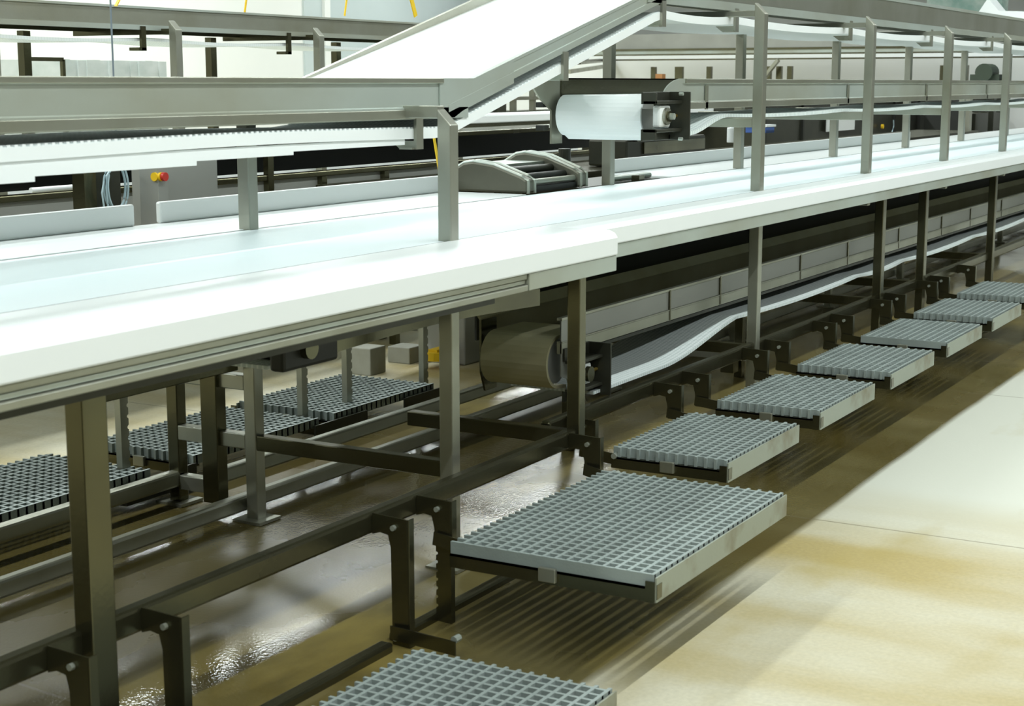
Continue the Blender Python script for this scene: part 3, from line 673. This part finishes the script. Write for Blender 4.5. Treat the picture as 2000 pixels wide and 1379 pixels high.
# ------------------------------------------------------------------ right and centre background
# pale belt conveyor seen behind the roller guard
bc = thing('rear_belt_conveyor', 'white belt on a steel bed behind the roller guard, left of the drum', 'conveyor', (10, 7, 1.2))
Yb = 7.0
a = ony(895, 252, Yb); 
MB().box(a.x-1.2, a.x+6.5, Yb-.02, Yb+.5, 1.31, 1.38).build('belt', POLY, bc, .01)
MB().box(a.x-1.2, a.x+6.5, Yb-.03, Yb+.5, 1.265, 1.308).build('bed', STEELD, bc)
MB().box(a.x-1.2, a.x+6.5, Yb+.05, Yb+.45, 1.20, 1.262).build('under_tray', DARK, bc)
for k in range(5): MB().box(a.x+k*1.3, a.x+k*1.3+.07, Yb+.1, Yb+.17, -.03, 1.25).build('leg', DARKM, bc)
# lattice of steel racks beyond it
rkx = thing('steel_rack', 'steel rack of uprights and shelves in the centre background under the incline', 'rack', (13, 9, 0))
for px in (978, 1004, 1042, 1100): 
    q = ony(px, 200, 9.0); MB().box(q.x, q.x+.06, 9.0, 9.06, -.03, 1.75).build('upright', STEEL, rkx)
q0 = ony(905, 200, 9.0); q1 = ony(1140, 200, 9.0)
for zz in (1.30, 1.46, 1.62): MB().box(q0.x, q1.x+.5, 8.98, 9.4, zz, zz+.035).build('shelf', STEEL if zz > 1.35 else STEELD, rkx)
c = ony(963, 225, 8.7)
tag(MB().box(c.x-.06, c.x+.1, 8.65, 8.85, -.03, 1.3).box(c.x-.08, c.x+.12, 8.6, 8.9, 1.30, 1.52).box(c.x-.05, c.x, 8.7, 8.8, 1.5, 1.62).build('motor_box', DARKM, None, .01), 'dark motor box in front of the steel rack', 'motor')
c = ony(925, 240, 8.7)
tag(MB().box(c.x-.2, c.x+.2, 8.65, 8.85, -.03, 1.3).prism([(c.x-.25, 1.30), (c.x+.25, 1.30), (c.x+.25, 1.42), (c.x+.1, 1.42), (c.x-.25, 1.34)], 'y', 8.6, 8.9).build('hopper_base', DARKM), 'low dark wedge-shaped base beside the dark motor box', 'machine')
# dark gear unit under the middle conveyor's drum
g0 = ony(1225, 270, 4.75); g1 = ony(1378, 300, 4.75)
gm = thing('drive_unit', 'dark geared drive standing behind the table below the drum', 'drive unit', (g0.x, 4.85, 1.2))
MB().box(g0.x, g1.x, 4.75, 5.05, 1.08, ony(1300, 268, 4.75).z).build('gear_case', DARKM, gm, .015)
MB().cyl((g0.x+.12, 4.74, 1.30), 'y', .05, .04, 20).build('shaft_cover', STEELD, gm)
MB().box(g0.x+.25, g1.x-.05, 4.735, 4.75, 1.16, 1.24).build('rib', STEELD, gm)
# bottle
c = ony(1428, 285, 4.8)
bt = thing('spray_bottle', 'small white bottle standing behind the table between drum and first far post', 'bottle', (c.x, 4.8, 1.17))
MB().cyl((c.x, 4.8, 1.24), 'z', .035, .12, 16).cyl((c.x, 4.8, 1.315), 'z', .015, .04, 12).build('body', POLY, bt, .006)
MB().cyl((c.x, 4.8, 1.345), 'z', .018, .02, 12).build('cap', WALLM, bt)
c = ony(1505, 262, 5.2)
tag(MB().box(c.x-.12, c.x+.10, 5.2, 5.4, 1.20, 1.255).build('blue_tray', BLUE, None, .006), 'blue tray with white rim right of the first far post', 'tray')
tag(MB().box(c.x-.13, c.x+.11, 5.19, 5.41, 1.256, 1.275).build('tray_liner', POLY), 'white liner lying on the blue tray', 'liner')
tag(MB().box(7.4, 20, 4.75, 5.5, 1.02, 1.075).build('rear_shelf', STEELD), 'dark shelf running behind the far backboard under drive unit and bottle', 'shelf')
# dark tank row under the middle conveyor
a = ony(1490, 250, 6.5); b_ = ony(1835, 250, 6.5)
dk = thing('dark_enclosure', 'long dark enclosure behind the table below the middle conveyor', 'machine enclosure', ((a.x+b_.x)/2, 6.8, .2))
MB().box(a.x-.3, b_.x, 6.5, 7.3, .2, 1.42).build('body', DARKM, dk, .02)
MB().box(a.x-.3, b_.x, 6.46, 6.52, 1.40, 1.43).build('rim', STEELD, dk)
for i in range(6):
    x = a.x + (b_.x-a.x)*i/6; MB().box(x, x+.05, 6.47, 6.50, .2, 1.40).build('rib', DARK, dk)
c = ony(1616, 232, 6.44); d = ony(1669, 253, 6.44)
MB().box(c.x, d.x, 6.44, 6.455, d.z, c.z).build('white_plate', POLY, dk)
c = ony(1725, 247, 6.44)
MB().cyl((c.x, 6.45, c.z), 'y', .03, .03, 14).build('yellow_knob', YEL, dk)
c = ony(1745, 235, 6.3); d = ony(1742, 258, 6.3)
tag(MB().tube([tuple(c), ((c.x+d.x)/2+.05, 6.3, (c.z+d.z)/2), tuple(d)], .008, 8).build('loose_hose', CLEARH), 'thin pale hose hanging in front of the dark enclosure', 'hose')
# cross conveyor in the distance: spans behind the far posts
cc = thing('cross_conveyor', 'distant steel conveyor crossing behind the tall posts near the top right', 'conveyor', (18, 8, 1.9))
def xbeam(px0, px1, y0, y1, X, m, name, parent, th=.05):
    a = onx(px0, y0, X); b_ = onx(px1, y0, X); c = onx(px0, y1, X); d = onx(px1, y1, X)
    za, zb = (a.z+b_.z)/2, (c.z+d.z)/2
    return MB().box(X, X+th, min(a.y, b_.y), max(a.y, b_.y), min(za, zb), max(za, zb)).build(name, m, parent)
XX = 24.6
xbeam(1160, 2040, 62, 92, XX, PANEL, 'side_panel', cc)
xbeam(1160, 2040, 92, 96, XX-.03, STEELD, 'rail', cc)
xbeam(1160, 2040, 96, 103, XX, STEELL, 'side_band', cc)
xbeam(1160, 2040, 103, 106, XX-.03, STEELD, 'rail', cc)
xbeam(1150, 2040, 106, 113, XX-.05, POLY, 'belt', cc)
xbeam(1150, 2040, 113, 116, XX-.03, STEELD, 'rail', cc)
for px, wd in ((1270, 5), (1320, 12), (1379, 5), (1495, 6), (1516, 6), (1537, 5), (1838, 8), (1880, 8)):
    a = onx(px, 150, XX); hw = wd*.0075/2+.02
    MB().box(XX+.1, XX+.18, a.y-hw, a.y+hw, -.03, 1.92).build('leg', STEELD, cc)
a = onx(1490, 155, XX-.1); b_ = onx(1520, 117, XX-.1)
MB().bar(tuple(a), tuple(b_), .09, .05).build('brace', STEEL, cc)
# low parallel pipes under it
a = ony(1110, 130, 9.0); b_ = ony(1245, 118, 14)
tag(MB().bar(tuple(ony(1110, 140, 11)), tuple(ony(1262, 118, 15)), .07, .06).build('sloping_beam', STEEL), 'grey sloping beam behind the incline in the centre background', 'beam')
tag(MB().bar(tuple(ony(1130, 122, 11)), tuple(ony(1200, 116, 13)), .07, .06).build('short_beam', STEELD), 'short dark beam just above the grey sloping beam', 'beam')
c = onx(1283, 146, 18)
tag(MB().box(18, 18.1, c.y-.07, c.y+.02, c.z-.06, c.z+.01).box(18.03, 18.07, c.y-.04, c.y, -.03, c.z-.06).build('orange_box', mat('orange_plastic', (.35,.16,.05), .5)), 'small orange-brown box on the far side of the middle conveyor', 'box')
# far clutter on the right
rm = thing('far_machine', 'dark machinery with two upright posts at the far right behind the table', 'machine', (22, 5.8, 0))
for px in (1850, 1893, 1940, 1985):
    a = ony(px, 240, 5.6); MB().box(a.x, a.x+.14, 5.6, 5.68, -.03, 1.56).build('upright', STEEL if px in (1850, 1893) else DARKM, rm)
a = ony(1905, 240, 5.8); b_ = ony(1990, 240, 5.8)
MB().box(a.x, 32, 5.8, 5.9, .2, 1.2).build('lower_panel', DARKM, rm)
a = ony(1955, 240, 5.8); MB().box(a.x, 32, 5.8, 6.3, 1.2, 1.57).build('drive_case', DARKM, rm)
a = ony(1872, 240, 5.8); MB().box(a.x, a.x+.7, 5.8, 6.3, .5, 1.50).build('dark_column', DARK, rm)
q0 = onx(1835, 160, 17); q1 = onx(1990, 160, 17)
mt = thing('far_motor', 'dark green motor beyond the conveyors at the upper right', 'motor', (17, (q0.y+q1.y)/2, 1.6))
a = onx(1928, 140, 17)
MB().cyl((17, a.y, 1.76), 'x', .09, .3, 18).box(16.9, 17.1, a.y-.15, a.y+.15, 1.62, 1.74).build('body', mat('dark_green_paint', (.05,.07,.045), .5), mt)
MB().box(16.95, 17.05, q1.y, q0.y, 1.58, 1.62).build('beam', STEELD, mt)
# stacked white covers and green parts at the very top right
c = onx(1925, 18, 18)
tag(MB().prism([(c.y+.12, c.z-.1), (c.y-.02, c.z+.12), (c.y-.14, c.z-.02), (c.y-.6, c.z-.04), (c.y-.6, c.z-.25), (c.y+.12, c.z-.2)], 'x', 18, 18.4).build('white_cover', POLY), 'angular white cover at the top right corner', 'cover')
c = onx(1870, 8, 18.6)
tag(MB().box(18.6, 18.9, c.y-.5, c.y+.35, c.z-.1, c.z+.3).build('teal_machine', mat('teal_paint', (.12,.2,.17), .5, 0, (.3,.34,.3), 6)), 'mottled green machine left of the angular white cover', 'machine')
# far standing white panels (booth) seen through the gaps
tag(MB().box(26, 26.1, 2.0, 16.5, -.03, 2.05).build('white_partition', WALLM), 'long white partition far behind the conveyors', 'partition')
# ------------------------------------------------------------------ floor blocks beyond the rear platforms
def onzz(x, y, z): d = ray(x, y); return Vector((0,0,H)) + d*((z-H)/d.z)
for (px, py, wd, dp, hh, lab) in ((724, 735, .14, .16, .16, 'grey concrete block with a dark side standing on the floor behind the rear platforms'),
                                   (800, 712, .16, .16, .10, 'smaller dark grey block on the floor, right of the other one')):
    a = onzz(px, py, -.03)
    tag(MB().box(a.x, a.x+dp, a.y, a.y+wd, -.03, -.03+hh).build('floor_block', BOXM, None, .006), lab, 'block')
a = onzz(740, 700, -.03)
fb = thing('floor_beam', 'low grey beam across the floor behind the blocks', 'beam', (a.x+1, a.y, 0))
MB().box(a.x+.6, a.x+.68, a.y-2.2, a.y+.6, .05, .12).build('bar', STEEL, fb)
for yy in (-2.1, -.8, .4): MB().box(a.x+.6, a.x+.68, a.y+yy, a.y+yy+.08, -.03, .05).build('foot', STEELD, fb)
a = ony(845, 650, 5.0)
tag(MB().cyl((a.x+.05, 5.0, .02+.03), 'z', .09, .05, 20).box(a.x, a.x+.2, 4.97, 5.03, .07, .09).build('yellow_reel', YEL), 'yellow reel on the floor behind the second near leg', 'reel')
b_ = ony(925, 640, 4.9)
tag(MB().box(b_.x-.1, b_.x+.35, 4.9, 5.2, -.03, .52).build('grey_bin', PANEL, None, .01), 'grey bin behind the drum of the lower conveyor', 'bin')
c = ony(925, 608, 4.88)
tag(MB().box(c.x-.04, c.x+.08, 4.92, 5.0, .522, .56).build('red_lid', RED, None, .01), 'small red cap on the grey bin', 'cap')
# ------------------------------------------------------------------ view
S.view_settings.view_transform = 'Standard'; S.view_settings.look = 'None'; S.view_settings.gamma = 1
S.view_settings.use_curve_mapping = False; S.view_settings.exposure = -0.12
for o in bpy.data.objects:
    if '_o' in o: del o['_o']
